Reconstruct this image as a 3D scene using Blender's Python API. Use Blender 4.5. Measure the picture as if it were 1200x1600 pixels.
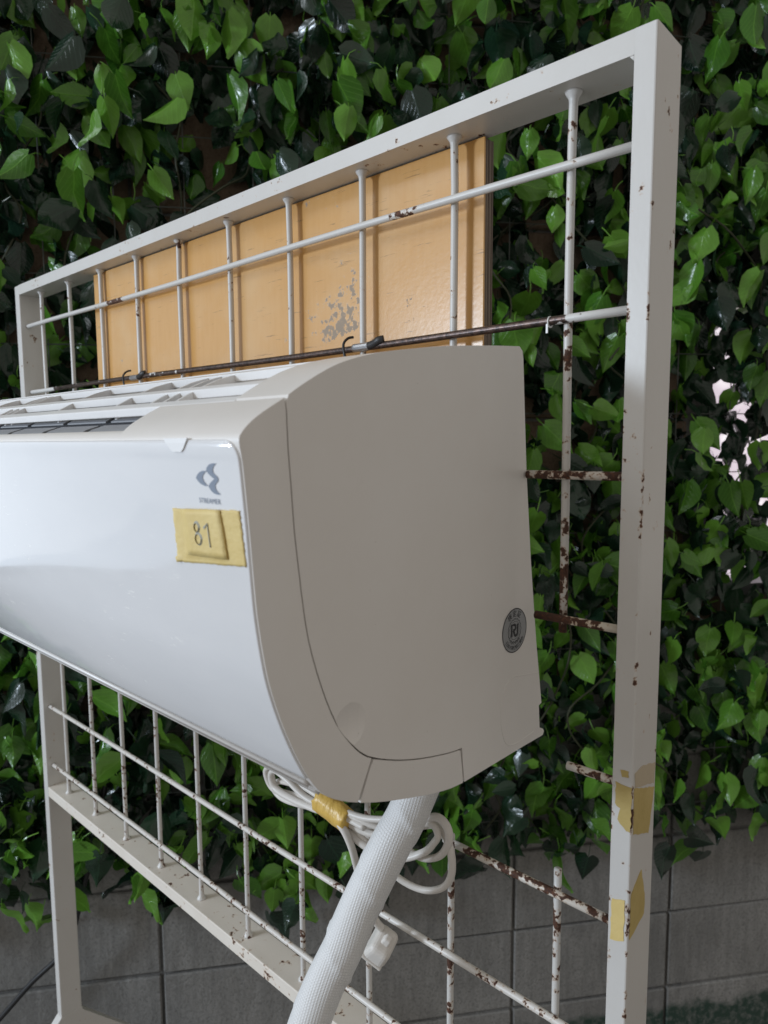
import bpy, bmesh, math, random
from mathutils import Vector, Matrix, Euler, noise
PI = math.pi
for o in list(bpy.data.objects):
    bpy.data.objects.remove(o)
SC = bpy.context.scene
COL = SC.collection
S = 0.1            # one layout unit = 10 cm (one mesh of the rack's grid)
Z0 = 17.6          # ground lies at layout z = -17.6

def W(p):
    return Vector((p[0]*S, p[1]*S, (p[2]+Z0)*S))

# ------------------------------------------------------------------ camera
CAM_C = Vector((2.3610595, -4.50006912, -1.86617666))
CR = Vector((0.73749406, 0.67532921, -0.00574112))
CU = Vector((-0.06529641, 0.07976296, 0.99467294))
CF = Vector((-0.67218962, 0.73319051, -0.10292128))
cam = bpy.data.cameras.new('camera')
cam.sensor_fit = 'VERTICAL'
cam.sensor_height = 36.0
cam.sensor_width = 27.0
cam.lens = 1069.6 / 1600 * 36
cam.clip_start = 0.01
cam.clip_end = 100
cam.dof.use_dof = True
cam.dof.focus_distance = 0.58
cam.dof.aperture_fstop = 11.0
camo = bpy.data.objects.new('camera', cam)
COL.objects.link(camo)
m = Matrix((CR, CU, -CF)).transposed().to_4x4()
m.translation = W(CAM_C)
camo.matrix_world = m
SC.camera = camo

def project(p):                       # layout point -> pixel of the 1200 x 1600 photograph (used to rank leaves by size)
    d = Vector(p) - CAM_C
    z = d.dot(CF)
    return 600 + 1069.6*d.dot(CR)/z, 800 - 1069.6*d.dot(CU)/z, z

# ------------------------------------------------------------------ light
wd = bpy.data.worlds.new('World')
SC.world = wd
wd.use_nodes = True
bg = wd.node_tree.nodes['Background']
bg.inputs[0].default_value = (1.0, 0.945, 0.88, 1)
bg.inputs[1].default_value = 0.425

def area(name, loc, target, sx, sy, power, col):
    l = bpy.data.lights.new(name, 'AREA')
    l.shape = 'RECTANGLE'
    l.size, l.size_y = sx, sy
    l.energy = power
    l.color = col
    o = bpy.data.objects.new(name, l)
    COL.objects.link(o)
    o.location = loc
    d = Vector(target) - Vector(loc)
    o.rotation_euler = d.to_track_quat('-Z', 'Y').to_euler()
    return o
TGT = W((-4, 0, -3))
kd = Vector((-0.50, -1.0, 0.14)).normalized()
area('open_front_daylight', TGT + kd*4.0, TGT, 0.5, 0.5, 82, (0.73, 0.85, 1.0))
kd2 = Vector((-1.45, -1.0, 0.02)).normalized()
area('street_side_daylight', TGT + kd2*5.0, TGT, 6.0, 2.8, 50, (0.70, 0.84, 1.0))
kd3 = Vector((-0.65, -1.0, 0.80)).normalized()
area('skylight_above_opening', TGT + kd3*5.0, TGT, 1.8, 1.4, 44, (0.86, 0.93, 1.0))

SC.view_settings.view_transform = 'Standard'
SC.view_settings.look = 'None'
SC.view_settings.exposure = 0.0
SC.view_settings.gamma = 1.0

# ------------------------------------------------------------------ material helpers
class NT:
    def __init__(s, name):
        s.m = bpy.data.materials.new(name)
        s.m.use_nodes = True
        s.t = s.m.node_tree
        s.b = s.t.nodes['Principled BSDF']
    def n(s, typ, **kw):
        nd = s.t.nodes.new(typ)
        for k, v in kw.items():
            setattr(nd, k, v)
        return nd
    def l(s, a, b):
        s.t.links.new(a, b)
    def val(s, sock, v):
        if isinstance(v, (int, float)):
            sock.default_value = v
        elif isinstance(v, (tuple, list)):
            sock.default_value = tuple(v) + ((1,) if len(v) == 3 and len(sock.default_value) == 4 else ())
        else:
            s.l(v, sock)
    def math(s, op, a, b=0.0, c=0.0, clamp=False):
        nd = s.n('ShaderNodeMath', operation=op, use_clamp=clamp)
        s.val(nd.inputs[0], a); s.val(nd.inputs[1], b); s.val(nd.inputs[2], c)
        return nd.outputs[0]
    def noise(s, vec, scale, detail=4, rough=0.55, dist=0.0):
        nd = s.n('ShaderNodeTexNoise')
        if vec is not None: s.l(vec, nd.inputs['Vector'])
        nd.inputs['Scale'].default_value = scale
        nd.inputs['Detail'].default_value = detail
        nd.inputs['Roughness'].default_value = rough
        nd.inputs['Distortion'].default_value = dist
        return nd.outputs[0]
    def ramp(s, fac, stops):
        nd = s.n('ShaderNodeValToRGB')
        e = nd.color_ramp.elements
        while len(e) < len(stops): e.new(0.5)
        for i, (p, c) in enumerate(stops):
            e[i].position = p
            e[i].color = (c, c, c, 1) if isinstance(c, (int, float)) else tuple(c) + (1,)
        s.l(fac, nd.inputs[0])
        return nd.outputs[0]
    def mix(s, fac, a, b, blend='MIX'):
        nd = s.n('ShaderNodeMix', data_type='RGBA', blend_type=blend)
        s.val(nd.inputs[0], fac); s.val(nd.inputs[6], a); s.val(nd.inputs[7], b)
        return nd.outputs[2]
    def bump(s, h, strength, dist, normal=None):
        nd = s.n('ShaderNodeBump')
        nd.inputs['Strength'].default_value = strength
        nd.inputs['Distance'].default_value = dist
        s.l(h, nd.inputs['Height'])
        if normal is not None: s.l(normal, nd.inputs['Normal'])
        return nd.outputs[0]
    def pos(s):
        return s.n('ShaderNodeNewGeometry').outputs['Position']
    def shift(s, vec, v):
        nd = s.n('ShaderNodeVectorMath', operation='ADD')
        s.l(vec, nd.inputs[0]); nd.inputs[1].default_value = v
        return nd.outputs[0]
    def sep(s, vec):
        nd = s.n('ShaderNodeSeparateXYZ'); s.l(vec, nd.inputs[0]); return nd.outputs
    def set(s, **kw):
        for k, v in kw.items():
            s.val(s.b.inputs[k.replace('_', ' ')], v)

def plain(name, col, rough=0.5, metal=0.0, bump=0.0, bscale=200, var=0.06, coat=0.0):
    k = NT(name)
    p = k.pos()
    n1 = k.noise(p, bscale*0.15, 3)
    c = k.mix(n1, tuple(x*(1-var) for x in col), tuple(min(1, x*(1+var)) for x in col))
    k.set(Base_Color=c, Roughness=rough, Metallic=metal)
    if coat: k.set(Coat_Weight=coat, Coat_Roughness=0.06)
    if bump:
        k.set(Normal=k.bump(k.noise(p, bscale, 4), bump, 0.001))
    return k.m

def painted(name, amount, base=(0.655, 0.645, 0.625), scale=150, seed=0.0, axis=None, lo=0, hi=1, stops=None, dust=0.0, edges=None):
    """white paint over steel, chipped: rust shows where the chips are; stops add chips along one axis"""
    k = NT(name)
    p = k.shift(k.pos(), (seed, seed*1.7, seed*0.3))
    a = k.noise(p, scale, 6, 0.6)
    b = k.noise(p, scale*0.22, 3, 0.5)
    h = k.math('ADD', k.math('MULTIPLY', a, 0.62), k.math('MULTIPLY', b, 0.38))
    thr = 0.5 + (0.5 - amount)*0.36
    if axis is not None:
        xyz = k.sep(k.pos())
        mr = k.n('ShaderNodeMapRange')
        k.l(xyz[axis], mr.inputs[0])
        mr.inputs[1].default_value = lo; mr.inputs[2].default_value = hi
        h = k.math('ADD', h, k.math('MULTIPLY', k.math('SUBTRACT', k.ramp(mr.outputs[0], stops), 0.5), 0.5))
    if edges:
        ex = k.sep(k.pos())
        for (x_, y_, gain) in edges:
            d_ = k.math('MAXIMUM', k.math('ABSOLUTE', k.math('SUBTRACT', ex[0], x_)), k.math('ABSOLUTE', k.math('SUBTRACT', ex[1], y_)))
            e_ = k.math('MULTIPLY', k.ramp(k.math('MULTIPLY', d_, 100), [(0.0, 1.0), (0.22, 0.5), (0.32, 0.0)]), gain)
            e_ = k.math('MULTIPLY', e_, k.ramp(k.noise(p, 9, 4, 0.7), [(0.42, 0.25), (0.60, 1.0)]))
            h = k.math('ADD', h, e_)
    mask = k.ramp(k.math('ADD', k.math('SUBTRACT', h, thr), 0.5), [(0.497, 0.0), (0.512, 1.0)])
    halo = k.ramp(k.math('ADD', k.math('SUBTRACT', h, thr), 0.5), [(0.468, 0.0), (0.50, 1.0)])
    grime = k.noise(p, 22, 5, 0.6)
    pc = k.mix(k.math('MULTIPLY', grime, 0.28 + dust), base, (base[0]*0.72, base[1]*0.66, base[2]*0.58))
    pc = k.mix(k.math('MULTIPLY', halo, 0.55), pc, (0.50, 0.30, 0.15))
    rn = k.noise(p, scale*3, 4, 0.7)
    rc = k.ramp(rn, [(0.3, (0.035, 0.018, 0.013)), (0.55, (0.085, 0.035, 0.02)), (0.75, (0.20, 0.075, 0.03))])
    k.set(Base_Color=k.mix(mask, pc, rc), Roughness=k.math('ADD', k.math('MULTIPLY', mask, 0.42), 0.36))
    hh = k.math('SUBTRACT', k.math('ADD', k.math('MULTIPLY', k.noise(p, 420, 3), 0.25), k.math('MULTIPLY', rn, k.math('MULTIPLY', mask, 0.5))), mask)
    k.set(Normal=k.bump(hh, 0.45, 0.0006))
    return k.m

M = {}
M['paint'] = painted('chipped_white_paint', 0.10, seed=3.1, scale=120)
M['paint_beam'] = painted('chipped_white_paint_beam', 0.13, seed=5.9, scale=150, dust=0.10)
M['paint_low'] = painted('stained_white_beam_lit_tone', 0.15, seed=6.3, scale=110, dust=0.25, base=(0.84, 0.79, 0.72))  # stains over a base raised and warmed to stand in for light from above
M['rod'] = painted('chipped_white_rod', 0.19, seed=1.3)
M['rod_low'] = painted('rusty_white_rod', 0.30, seed=7.7, base=(0.72, 0.69, 0.65), scale=170)
M['rod_heavy'] = painted('heavily_rusted_rod', 0.46, seed=2.2, base=(0.72, 0.68, 0.62), scale=150)

# bare dark steel with remains of white paint along the rod the unit hangs from
k = NT('worn_bare_steel_rod')
p = k.pos()
xyz = k.sep(p)
mr = k.n('ShaderNodeMapRange'); k.l(xyz[0], mr.inputs[0]); mr.inputs[1].default_value = -1.0; mr.inputs[2].default_value = 0.1
worn = k.ramp(mr.outputs[0], [(0.0, 0.12), (0.10, 0.2), (0.16, 0.72), (0.30, 0.66), (0.42, 0.60), (0.60, 0.80), (0.885, 0.82), (0.93, 0.30), (1.0, 0.28)])
h = k.math('ADD', k.math('ADD', k.math('MULTIPLY', k.noise(p, 160, 6, 0.6), 0.6), k.math('MULTIPLY', k.noise(p, 40, 3), 0.4)), k.math('MULTIPLY', k.math('SUBTRACT', worn, 0.5), 0.8))
mask = k.ramp(h, [(0.50, 0.0), (0.52, 1.0)])
sc = k.ramp(k.noise(p, 300, 4), [(0.35, (0.035, 0.026, 0.024)), (0.7, (0.13, 0.085, 0.07))])
k.set(Base_Color=k.mix(mask, (0.66, 0.65, 0.63), sc), Roughness=k.math('SUBTRACT', 0.42, k.math('MULTIPLY', mask, 0.10)), Metallic=k.math('MULTIPLY', mask, 0.55))
k.set(Normal=k.bump(k.math('SUBTRACT', k.math('MULTIPLY', k.noise(p, 500, 3), 0.3), mask), 0.4, 0.0006))
M['rod_steel'] = k.m

k = NT('cream_plastic_casing')
p = k.pos()
c = k.mix(k.noise(p, 6, 3), (0.775, 0.745, 0.71), (0.80, 0.775, 0.745))
du = k.ramp(k.noise(p, 3.2, 6, 0.7), [(0.45, 0.0), (0.75, 0.5)])
c = k.mix(du, c, (0.70, 0.655, 0.60))
sp = k.ramp(k.noise(p, 210, 3), [(0.745, 0.0), (0.77, 1.0)])
c = k.mix(k.math('MULTIPLY', sp, 0.35), c, (0.35, 0.31, 0.27))
k.set(Base_Color=c, Roughness=k.math('ADD', 0.36, k.math('MULTIPLY', k.noise(p, 30, 4), 0.12)))
k.set(Normal=k.bump(k.noise(p, 1400, 2), 0.05, 0.0003))
M['casing'] = k.m

k = NT('glossy_white_front_panel')
p = k.pos()
mp = k.n('ShaderNodeMapping'); k.l(p, mp.inputs['Vector']); mp.inputs['Scale'].default_value = (0.35, 1.0, 1.5); mp.inputs['Rotation'].default_value = (0, 0.55, 0)
scr = k.ramp(k.noise(mp.outputs[0], 150, 5, 0.75), [(0.60, 0.0), (0.70, 1.0)])
area_ = k.ramp(k.noise(p, 9, 3), [(0.45, 0.0), (0.62, 1.0)])
scr = k.math('MULTIPLY', scr, area_)
mp2 = k.n('ShaderNodeMapping'); k.l(p, mp2.inputs['Vector']); mp2.inputs['Scale'].default_value = (0.5, 1.0, 1.3); mp2.inputs['Rotation'].default_value = (0, 0.4, 0)
sm = k.noise(mp2.outputs[0], 10, 6, 0.7)
c = k.mix(k.math('MULTIPLY', scr, 0.8), k.mix(k.ramp(sm, [(0.35, 0.0), (0.7, 1.0)]), (0.80, 0.81, 0.83), (0.845, 0.85, 0.865)), (0.93, 0.93, 0.92))
k.set(Base_Color=c, Roughness=k.math('ADD', k.math('ADD', 0.07, k.math('MULTIPLY', scr, 0.3)), k.math('MULTIPLY', k.ramp(sm, [(0.45, 0.0), (0.7, 1.0)]), 0.16)), Coat_Weight=0.4, Coat_Roughness=0.04)
k.set(Normal=k.bump(k.noise(p, 16, 2), 0.10, 0.002))
M['panel'] = k.m
M['core'] = plain('dark_inner_plastic', (0.16, 0.15, 0.14), 0.6)
M['grille'] = plain('white_grille_plastic', (0.80, 0.79, 0.78), 0.32)
M['filter_dark'] = plain('dark_filter_frame', (0.03, 0.035, 0.045), 0.5)
k = NT('grey_filter_mesh')
p = k.pos()
xyz = k.sep(p)
wv = k.math('MULTIPLY', k.math('SINE', k.math('MULTIPLY', xyz[0], 2200)), k.math('SINE', k.math('MULTIPLY', xyz[1], 2200)))
k.set(Base_Color=k.mix(k.math('ADD', k.math('MULTIPLY', wv, 0.3), 0.5), (0.16, 0.17, 0.19), (0.40, 0.41, 0.43)), Roughness=0.6)
M['filter'] = k.m
M['logo'] = plain('slate_blue_print', (0.20, 0.24, 0.31), 0.35)
M['ink'] = plain('black_print', (0.02, 0.022, 0.025), 0.5)
M['sticker'] = plain('silver_sticker', (0.33, 0.34, 0.35), 0.4, 0.25)
k = NT('masking_tape')
p = k.pos()
cr = k.noise(p, 260, 4, 0.6)
c = k.mix(k.noise(p, 60, 4), (0.66, 0.49, 0.17), (0.78, 0.62, 0.27))
k.set(Base_Color=c, Roughness=0.55)
k.set(Normal=k.bump(cr, 0.6, 0.0008))
M['tape'] = k.m
k = NT('yellow_tape_wrap')
p = k.pos()
k.set(Base_Color=k.mix(k.noise(p, 70, 4), (0.62, 0.37, 0.06), (0.80, 0.55, 0.15)), Roughness=0.34)
mpw = k.n('ShaderNodeMapping'); k.l(p, mpw.inputs['Vector']); mpw.inputs['Scale'].default_value = (1.6, 1.0, 0.45); mpw.inputs['Rotation'].default_value = (0, 0.6, 0)
k.set(Normal=k.bump(k.noise(mpw.outputs[0], 110, 3, 0.6), 0.8, 0.002))
M['tape_wrap'] = k.m
k = NT('aged_tape_residue')
p = k.pos()
k.set(Base_Color=k.mix(k.noise(p, 90, 5), (0.42, 0.31, 0.09), (0.58, 0.45, 0.18)), Roughness=0.6)
k.set(Normal=k.bump(k.noise(p, 350, 4), 0.4, 0.0006))
M['tape_old'] = k.m
M['tape_pale'] = plain('faded_tape_residue', (0.50, 0.42, 0.30), 0.65, bump=0.3, bscale=350)
M['digit'] = plain('grey_digit_ink', (0.36, 0.36, 0.30), 0.6)
M['cord'] = plain('white_cord_rubber', (0.72, 0.68, 0.63), 0.38)
M['plug'] = plain('white_plug_plastic', (0.74, 0.70, 0.65), 0.34)
M['black'] = plain('black_hook_metal', (0.018, 0.018, 0.02), 0.45)
M['sleeve'] = plain('grey_metal_sleeve', (0.42, 0.43, 0.45), 0.28, 0.7)
M['zip'] = plain('white_zip_tie', (0.75, 0.75, 0.74), 0.35)
M['cable'] = plain('black_cable', (0.015, 0.015, 0.016), 0.5)
M['vine'] = plain('dark_vine_plastic', (0.045, 0.05, 0.025), 0.55, var=0.4)
M['net'] = plain('grey_net_wire', (0.10, 0.11, 0.10), 0.5)

# varnished tan plywood, scratched, paint worn off in places
k = NT('varnished_plywood_face')
p = k.pos()
mp = k.n('ShaderNodeMapping'); k.l(p, mp.inputs['Vector']); mp.inputs['Scale'].default_value = (5.0, 1.0, 0.35)
gr = k.noise(mp.outputs[0], 60, 5, 0.6)
bl = k.noise(p, 9, 4, 0.55)
c = k.mix(gr, (0.58, 0.30, 0.085), (0.65, 0.37, 0.125))
c = k.mix(k.ramp(bl, [(0.45, 0.0), (0.7, 0.6)]), c, (0.68, 0.46, 0.24))
wn = k.math('ADD', k.math('MULTIPLY', k.noise(p, 110, 6, 0.65), 0.55), k.math('MULTIPLY', k.noise(p, 17, 2, 0.5), 0.45))
dd = k.n('ShaderNodeVectorMath', operation='DISTANCE'); k.l(p, dd.inputs[0]); dd.inputs[1].default_value = W((-2.40, 0.09, -0.47))
near = k.ramp(dd.outputs['Value'], [(0.0, 0.14), (0.04, 0.085), (0.07, 0.0)])
wn = k.math('ADD', wn, near)
bare = k.ramp(wn, [(0.655, 0.0), (0.675, 1.0)])
c = k.mix(k.math('MULTIPLY', bare, 0.85), c, (0.27, 0.235, 0.195))
mps = k.n('ShaderNodeMapping'); k.l(p, mps.inputs['Vector']); mps.inputs['Scale'].default_value = (0.18, 1.0, 2.6); mps.inputs['Rotation'].default_value = (0, 0.35, 0)
sc = k.ramp(k.noise(mps.outputs[0], 130, 4, 0.7), [(0.64, 0.0), (0.68, 1.0)])
c = k.mix(k.math('MULTIPLY', sc, 0.6), c, (0.24, 0.13, 0.05))
k.set(Base_Color=c, Roughness=k.math('ADD', 0.27, k.math('MULTIPLY', bare, 0.4)), Specular_IOR_Level=0.5)
k.set(Normal=k.bump(k.math('ADD', k.math('MULTIPLY', k.noise(p, 240, 4, 0.6), 0.7), k.math('MULTIPLY', bare, -0.5)), 0.24, 0.0006))
M['ply'] = k.m
M['ply_edge'] = plain('plywood_edge', (0.13, 0.095, 0.07), 0.7, bump=0.5, bscale=300, var=0.3)
M['ply_edge2'] = plain('plywood_edge_pale', (0.24, 0.19, 0.15), 0.7, bump=0.5, bscale=300, var=0.3)

# concrete blocks
def concrete(name, a, b, paint=False):
    k = NT(name)
    p = k.pos()
    oi = k.n('ShaderNodeObjectInfo').outputs['Random']
    n1 = k.noise(p, 5, 6, 0.65)
    n2 = k.noise(p, 160, 4, 0.7)
    c = k.mix(n1, a, b)
    c = k.mix(k.ramp(n2, [(0.35, 0.6), (0.5, 0.0)]), c, tuple(x*0.45 for x in a))
    c = k.mix(k.ramp(n2, [(0.62, 0.0), (0.75, 0.5)]), c, tuple(min(1, x*1.7) for x in b))
    mb_ = k.n('ShaderNodeMapping'); k.l(p, mb_.inputs['Vector']); mb_.inputs['Scale'].default_value = (4.0, 4.0, 0.5)
    st = k.ramp(k.math('ADD', k.math('MULTIPLY', k.noise(p, 2.2, 5, 0.6), 0.6), k.math('MULTIPLY', k.noise(mb_.outputs[0], 14, 4, 0.7), 0.4)), [(0.42, 0.0), (0.60, 0.7)])
    c = k.mix(st, c, tuple(x*0.6 for x in a))
    c = k.mix(k.math('MULTIPLY', oi, 0.25), c, tuple(x*0.7 for x in a))
    if paint:      # the green paint of the wall's foot, its ragged upper edge
        z = k.sep(p)[2]
        e = k.math('ADD', k.math('SUBTRACT', 0.165, z), k.math('MULTIPLY', k.math('SUBTRACT', k.noise(p, 14, 4), 0.5), 0.10))
        gm = k.math('MULTIPLY', k.ramp(k.math('ADD', k.math('MULTIPLY', e, 10.0), 0.5), [(0.40, 0.0), (0.62, 1.0)]), k.ramp(k.noise(p, 55, 5, 0.7), [(0.35, 0.45), (0.55, 0.95)]))
        c = k.mix(gm, c, (0.025, 0.055, 0.04))
    k.set(Base_Color=c, Roughness=0.9, Specular_IOR_Level=0.25)
    k.set(Normal=k.bump(k.math('ADD', n2, k.math('MULTIPLY', k.noise(p, 45, 4), 0.8)), 0.9, 0.0022))
    return k.m
M['block'] = concrete('grey_concrete_block', (0.24, 0.236, 0.225), (0.36, 0.352, 0.335), True)
M['block_tan'] = concrete('tan_concrete_block', (0.17, 0.12, 0.085), (0.24, 0.175, 0.125))
M['mortar'] = concrete('dark_mortar', (0.17, 0.167, 0.16), (0.24, 0.235, 0.225))
k = NT('paved_ground')
p = k.pos()
k.set(Base_Color=k.mix(k.noise(p, 4, 5), (0.17, 0.155, 0.14), (0.26, 0.24, 0.22)), Roughness=0.9)
k.set(Normal=k.bump(k.noise(p, 90, 4), 0.6, 0.003))
M['ground'] = k.m

# leaves
def leafmat(name, lo, hi, rough, trans):
    k = NT(name)
    uv = k.n('ShaderNodeUVMap').outputs[0]
    xyz = k.sep(uv)
    ax = k.math('ABSOLUTE', k.math('SUBTRACT', xyz[0], 0.5))
    vein = k.math('SINE', k.math('MULTIPLY', k.math('SUBTRACT', xyz[1], k.math('MULTIPLY', ax, 0.9)), 42.0))
    side = k.ramp(k.math('ADD', k.math('MULTIPLY', vein, 0.5), 0.5), [(0.90, 0.0), (1.0, 1.0)])
    rib = k.ramp(ax, [(0.0, 1.0), (0.035, 0.0)])
    v = k.math('MAXIMUM', k.math('MULTIPLY', side, 0.45), rib)
    at = k.n('ShaderNodeAttribute', attribute_name='tint').outputs['Fac']
    c = k.mix(at, lo, hi)
    c = k.mix(k.math('MULTIPLY', v, 0.35), c, tuple(min(1, x*1.6) for x in hi))
    c = k.mix(k.math('MULTIPLY', k.noise(k.pos(), 60, 4), 0.35), c, tuple(x*0.55 for x in lo))
    k.set(Base_Color=c, Roughness=rough, Specular_IOR_Level=0.55)
    nrm = k.bump(k.math('ADD', k.math('MULTIPLY', v, -0.6), k.math('MULTIPLY', k.noise(k.pos(), 120, 3), 0.5)), 0.5, 0.0016)
    k.set(Normal=nrm)
    tr = k.n('ShaderNodeBsdfTranslucent'); k.val(tr.inputs[0], c)
    mx = k.n('ShaderNodeMixShader'); mx.inputs[0].default_value = trans
    k.l(k.b.outputs[0], mx.inputs[1]); k.l(tr.outputs[0], mx.inputs[2])
    k.l(mx.outputs[0], k.t.nodes['Material Output'].inputs[0])
    return k.m
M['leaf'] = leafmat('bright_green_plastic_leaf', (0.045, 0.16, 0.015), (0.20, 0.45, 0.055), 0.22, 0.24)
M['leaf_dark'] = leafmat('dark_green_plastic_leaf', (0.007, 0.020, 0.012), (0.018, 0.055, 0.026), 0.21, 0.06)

# the lit pane behind the ivy
k = NT('lit_patterned_pane')
p = k.pos()
vo = k.n('ShaderNodeTexVoronoi'); k.l(p, vo.inputs['Vector']); vo.inputs['Scale'].default_value = 16
cc = k.mix(k.ramp(vo.outputs[0], [(0.2, 0.0), (0.6, 1.0)]), (1.0, 0.93, 0.97), (0.70, 0.60, 0.67))
k.set(Base_Color=cc, Roughness=0.3, Emission_Color=cc, Emission_Strength=1.0)
M['pane'] = k.m
M['wframe'] = plain('dark_window_frame', (0.05, 0.05, 0.055), 0.4)

# ------------------------------------------------------------------ mesh helpers (layout units)
class MB:
    def __init__(s):
        s.v = []; s.f = []; s.uv = None
    def add(s, vs, fs):
        o = len(s.v)
        s.v += [tuple(v) for v in vs]
        s.f += [tuple(i+o for i in f) for f in fs]
        return s
    def box(s, a, b):
        x0, y0, z0 = a; x1, y1, z1 = b
        return s.add([(x0,y0,z0),(x1,y0,z0),(x1,y1,z0),(x0,y1,z0),(x0,y0,z1),(x1,y0,z1),(x1,y1,z1),(x0,y1,z1)],
                     [(0,3,2,1),(4,5,6,7),(0,1,5,4),(1,2,6,5),(2,3,7,6),(3,0,4,7)])
    def prism_x(s, poly, x0, x1):          # poly in (y, z)
        n = len(poly)
        vs = [(x0, y, z) for y, z in poly] + [(x1, y, z) for y, z in poly]
        fs = [tuple(range(n-1, -1, -1)), tuple(range(n, 2*n))] + [(i, (i+1) % n, n+(i+1) % n, n+i) for i in range(n)]
        return s.add(vs, fs)
    def tube(s, path, r, seg=8, rr=None, flat=1.0, up=None, caps=True):
        path = [Vector(q) for q in path]
        n = len(path)
        o = len(s.v)
        prev = None
        for i, q in enumerate(path):
            t = (path[min(i+1, n-1)] - path[max(i-1, 0)]).normalized()
            if prev is None:
                a = Vector(up) if up else (Vector((0, 0, 1)) if abs(t.z) < 0.9 else Vector((1, 0, 0)))
                nrm = (a - t*a.dot(t)).normalized()
            else:
                nrm = (prev - t*prev.dot(t)).normalized()
            prev = nrm
            bn = t.cross(nrm)
            rad = rr[i] if rr else r
            for j in range(seg):
                an = 2*PI*j/seg
                s.v.append(tuple(q + nrm*math.cos(an)*rad + bn*math.sin(an)*rad*flat))
        for i in range(n-1):
            for j in range(seg):
                a = o+i*seg+j; b = o+i*seg+(j+1) % seg
                s.f.append((a, b, b+seg, a+seg))
        if caps:
            s.f.append(tuple(o+j for j in range(seg-1, -1, -1)))
            s.f.append(tuple(o+(n-1)*seg+j for j in range(seg)))
        return s

LOC = {}
def build(name, mb, mat, parent=None, smooth=False, bevel=0.0, seg=2, angle=35, kind=None):
    base = LOC.get(parent.name, Vector((0, 0, 0))) if parent else Vector((0, 0, 0))
    me = bpy.data.meshes.new(name)
    me.from_pydata([W(v) - base for v in mb.v], [], mb.f)
    me.update()
    o = bpy.data.objects.new(name, me)
    COL.objects.link(o)
    for mt in (mat if isinstance(mat, list) else [mat]):
        me.materials.append(mt)
    if smooth:
        me.polygons.foreach_set('use_smooth', [True]*len(me.polygons))
    if bevel:
        b = o.modifiers.new('bevel', 'BEVEL')
        b.width = bevel*S; b.segments = seg; b.limit_method = 'ANGLE'; b.angle_limit = math.radians(angle)
    if parent:
        o.parent = parent
        LOC[o.name] = base
    else:
        LOC[o.name] = Vector((0, 0, 0))
    if kind: o['kind'] = kind
    return o
def tag(o, label, cat, group=None):
    o['label'] = label; o['category'] = cat
    if group: o['group'] = group
    return o
def thing(name, base, label, cat, group=None):
    o = bpy.data.objects.new(name, None)
    COL.objects.link(o)
    o.empty_display_size = 0.05
    o.location = W(base)
    LOC[o.name] = W(base)
    return tag(o, label, cat, group)

def smooth_path(pts, n=8, closed=False):    # Catmull-Rom
    pts = [Vector(q) for q in pts]
    out = []
    N = len(pts)
    for i in range(N if closed else N-1):
        g = (lambda j: pts[j % N]) if closed else (lambda j: pts[max(0, min(N-1, j))])
        p0, p1, p2, p3 = g(i-1), g(i), g(i+1), g(i+2)
        for k_ in range(n):
            t = k_/n
            out.append(0.5*((2*p1) + (p2-p0)*t + (2*p0-5*p1+4*p2-p3)*t*t + (3*p1-p0-3*p2+p3)*t**3))
    if not closed: out.append(pts[-1])
    return out

# ------------------------------------------------------------------ setting: ground and block wall
gm = MB()
gm.add([(-60, -60, -17.6), (60, -60, -17.6), (60, 60, -17.6), (-60, 60, -17.6)], [(0, 1, 2, 3)])
g = build('ground', gm, M['ground']); g['kind'] = 'structure'

WA = math.radians(51.52787)
WD = Vector((math.cos(WA), math.sin(WA), 0)); WN = Vector((-math.sin(WA), math.cos(WA), 0))
WDIST = 14.4208; WZ = -13.41792; WU = -2.67263
CB = Vector((CAM_C.x, CAM_C.y, 0))
def wallp(u, z, off=0.0):            # point of the wall's face, off units in front of it
    q = CB + WD*u + WN*(WDIST - off)
    return Vector((q.x, q.y, z))
wall = thing('block_wall', wallp(4, -17.6), 'grey concrete block wall behind the artificial ivy, green paint at its foot', 'wall')
rotw = Matrix((WD, WN, Vector((0, 0, 1)))).transposed().to_4x4()
bm_ = bmesh.new()
bmesh.ops.create_cube(bm_, size=1)
for v in bm_.verts: v.co = Vector((v.co.x*3.93, (v.co.y+0.5)*1.5, v.co.z*1.93))*S
bmesh.ops.bevel(bm_, geom=[e for e in bm_.edges], offset=0.03*S, segments=1, affect='EDGES', profile=0.5)
bme = bpy.data.meshes.new('block'); bm_.to_mesh(bme); bm_.free()
bme.materials.append(M['block'])
bme2 = bme.copy(); bme2.materials.clear(); bme2.materials.append(M['block_tan'])
WIN = (9.75, 14.2, -5.35, 1.1)
rnd = random.Random(11)
for r in range(-3, 12):
    for c in range(-2, 6):
        uc = WU + 4*c + 2.0; zc = WZ + 2*r + 1.0
        if zc - 1 < -17.61: 
            continue
        if uc - 2 > 16 or uc + 2 < -9 or zc > 9: continue
        if uc + 1.9 > WIN[0] and zc + 0.9 > WIN[2] and zc - 0.9 < WIN[3]:
            continue
        o = bpy.data.objects.new('block', bme if r < 3 else bme2)
        COL.objects.link(o)
        o.parent = wall
        o.matrix_local = Matrix.Translation(W(wallp(uc, zc, rnd.uniform(-0.03, 0.02))) - LOC[wall.name]) @ rotw
mm = MB()
a0, a1 = wallp(-9.5, -17.6, -0.06), wallp(16.5, -17.6, -0.06)
def wquad(mb, u0, u1, z0, z1, off):
    mb.add([wallp(u0, z0, off), wallp(u1, z0, off), wallp(u1, z1, off), wallp(u0, z1, off)], [(0, 1, 2, 3)])
wquad(mm, -9.5, WIN[0], -17.6, 9.6, -0.10)
wquad(mm, WIN[0], 16.5, -17.6, WIN[2], -0.06)
wquad(mm, WIN[0], 16.5, WIN[3], 9.6, -0.06)
build('mortar', mm, M['mortar'], wall)

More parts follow.
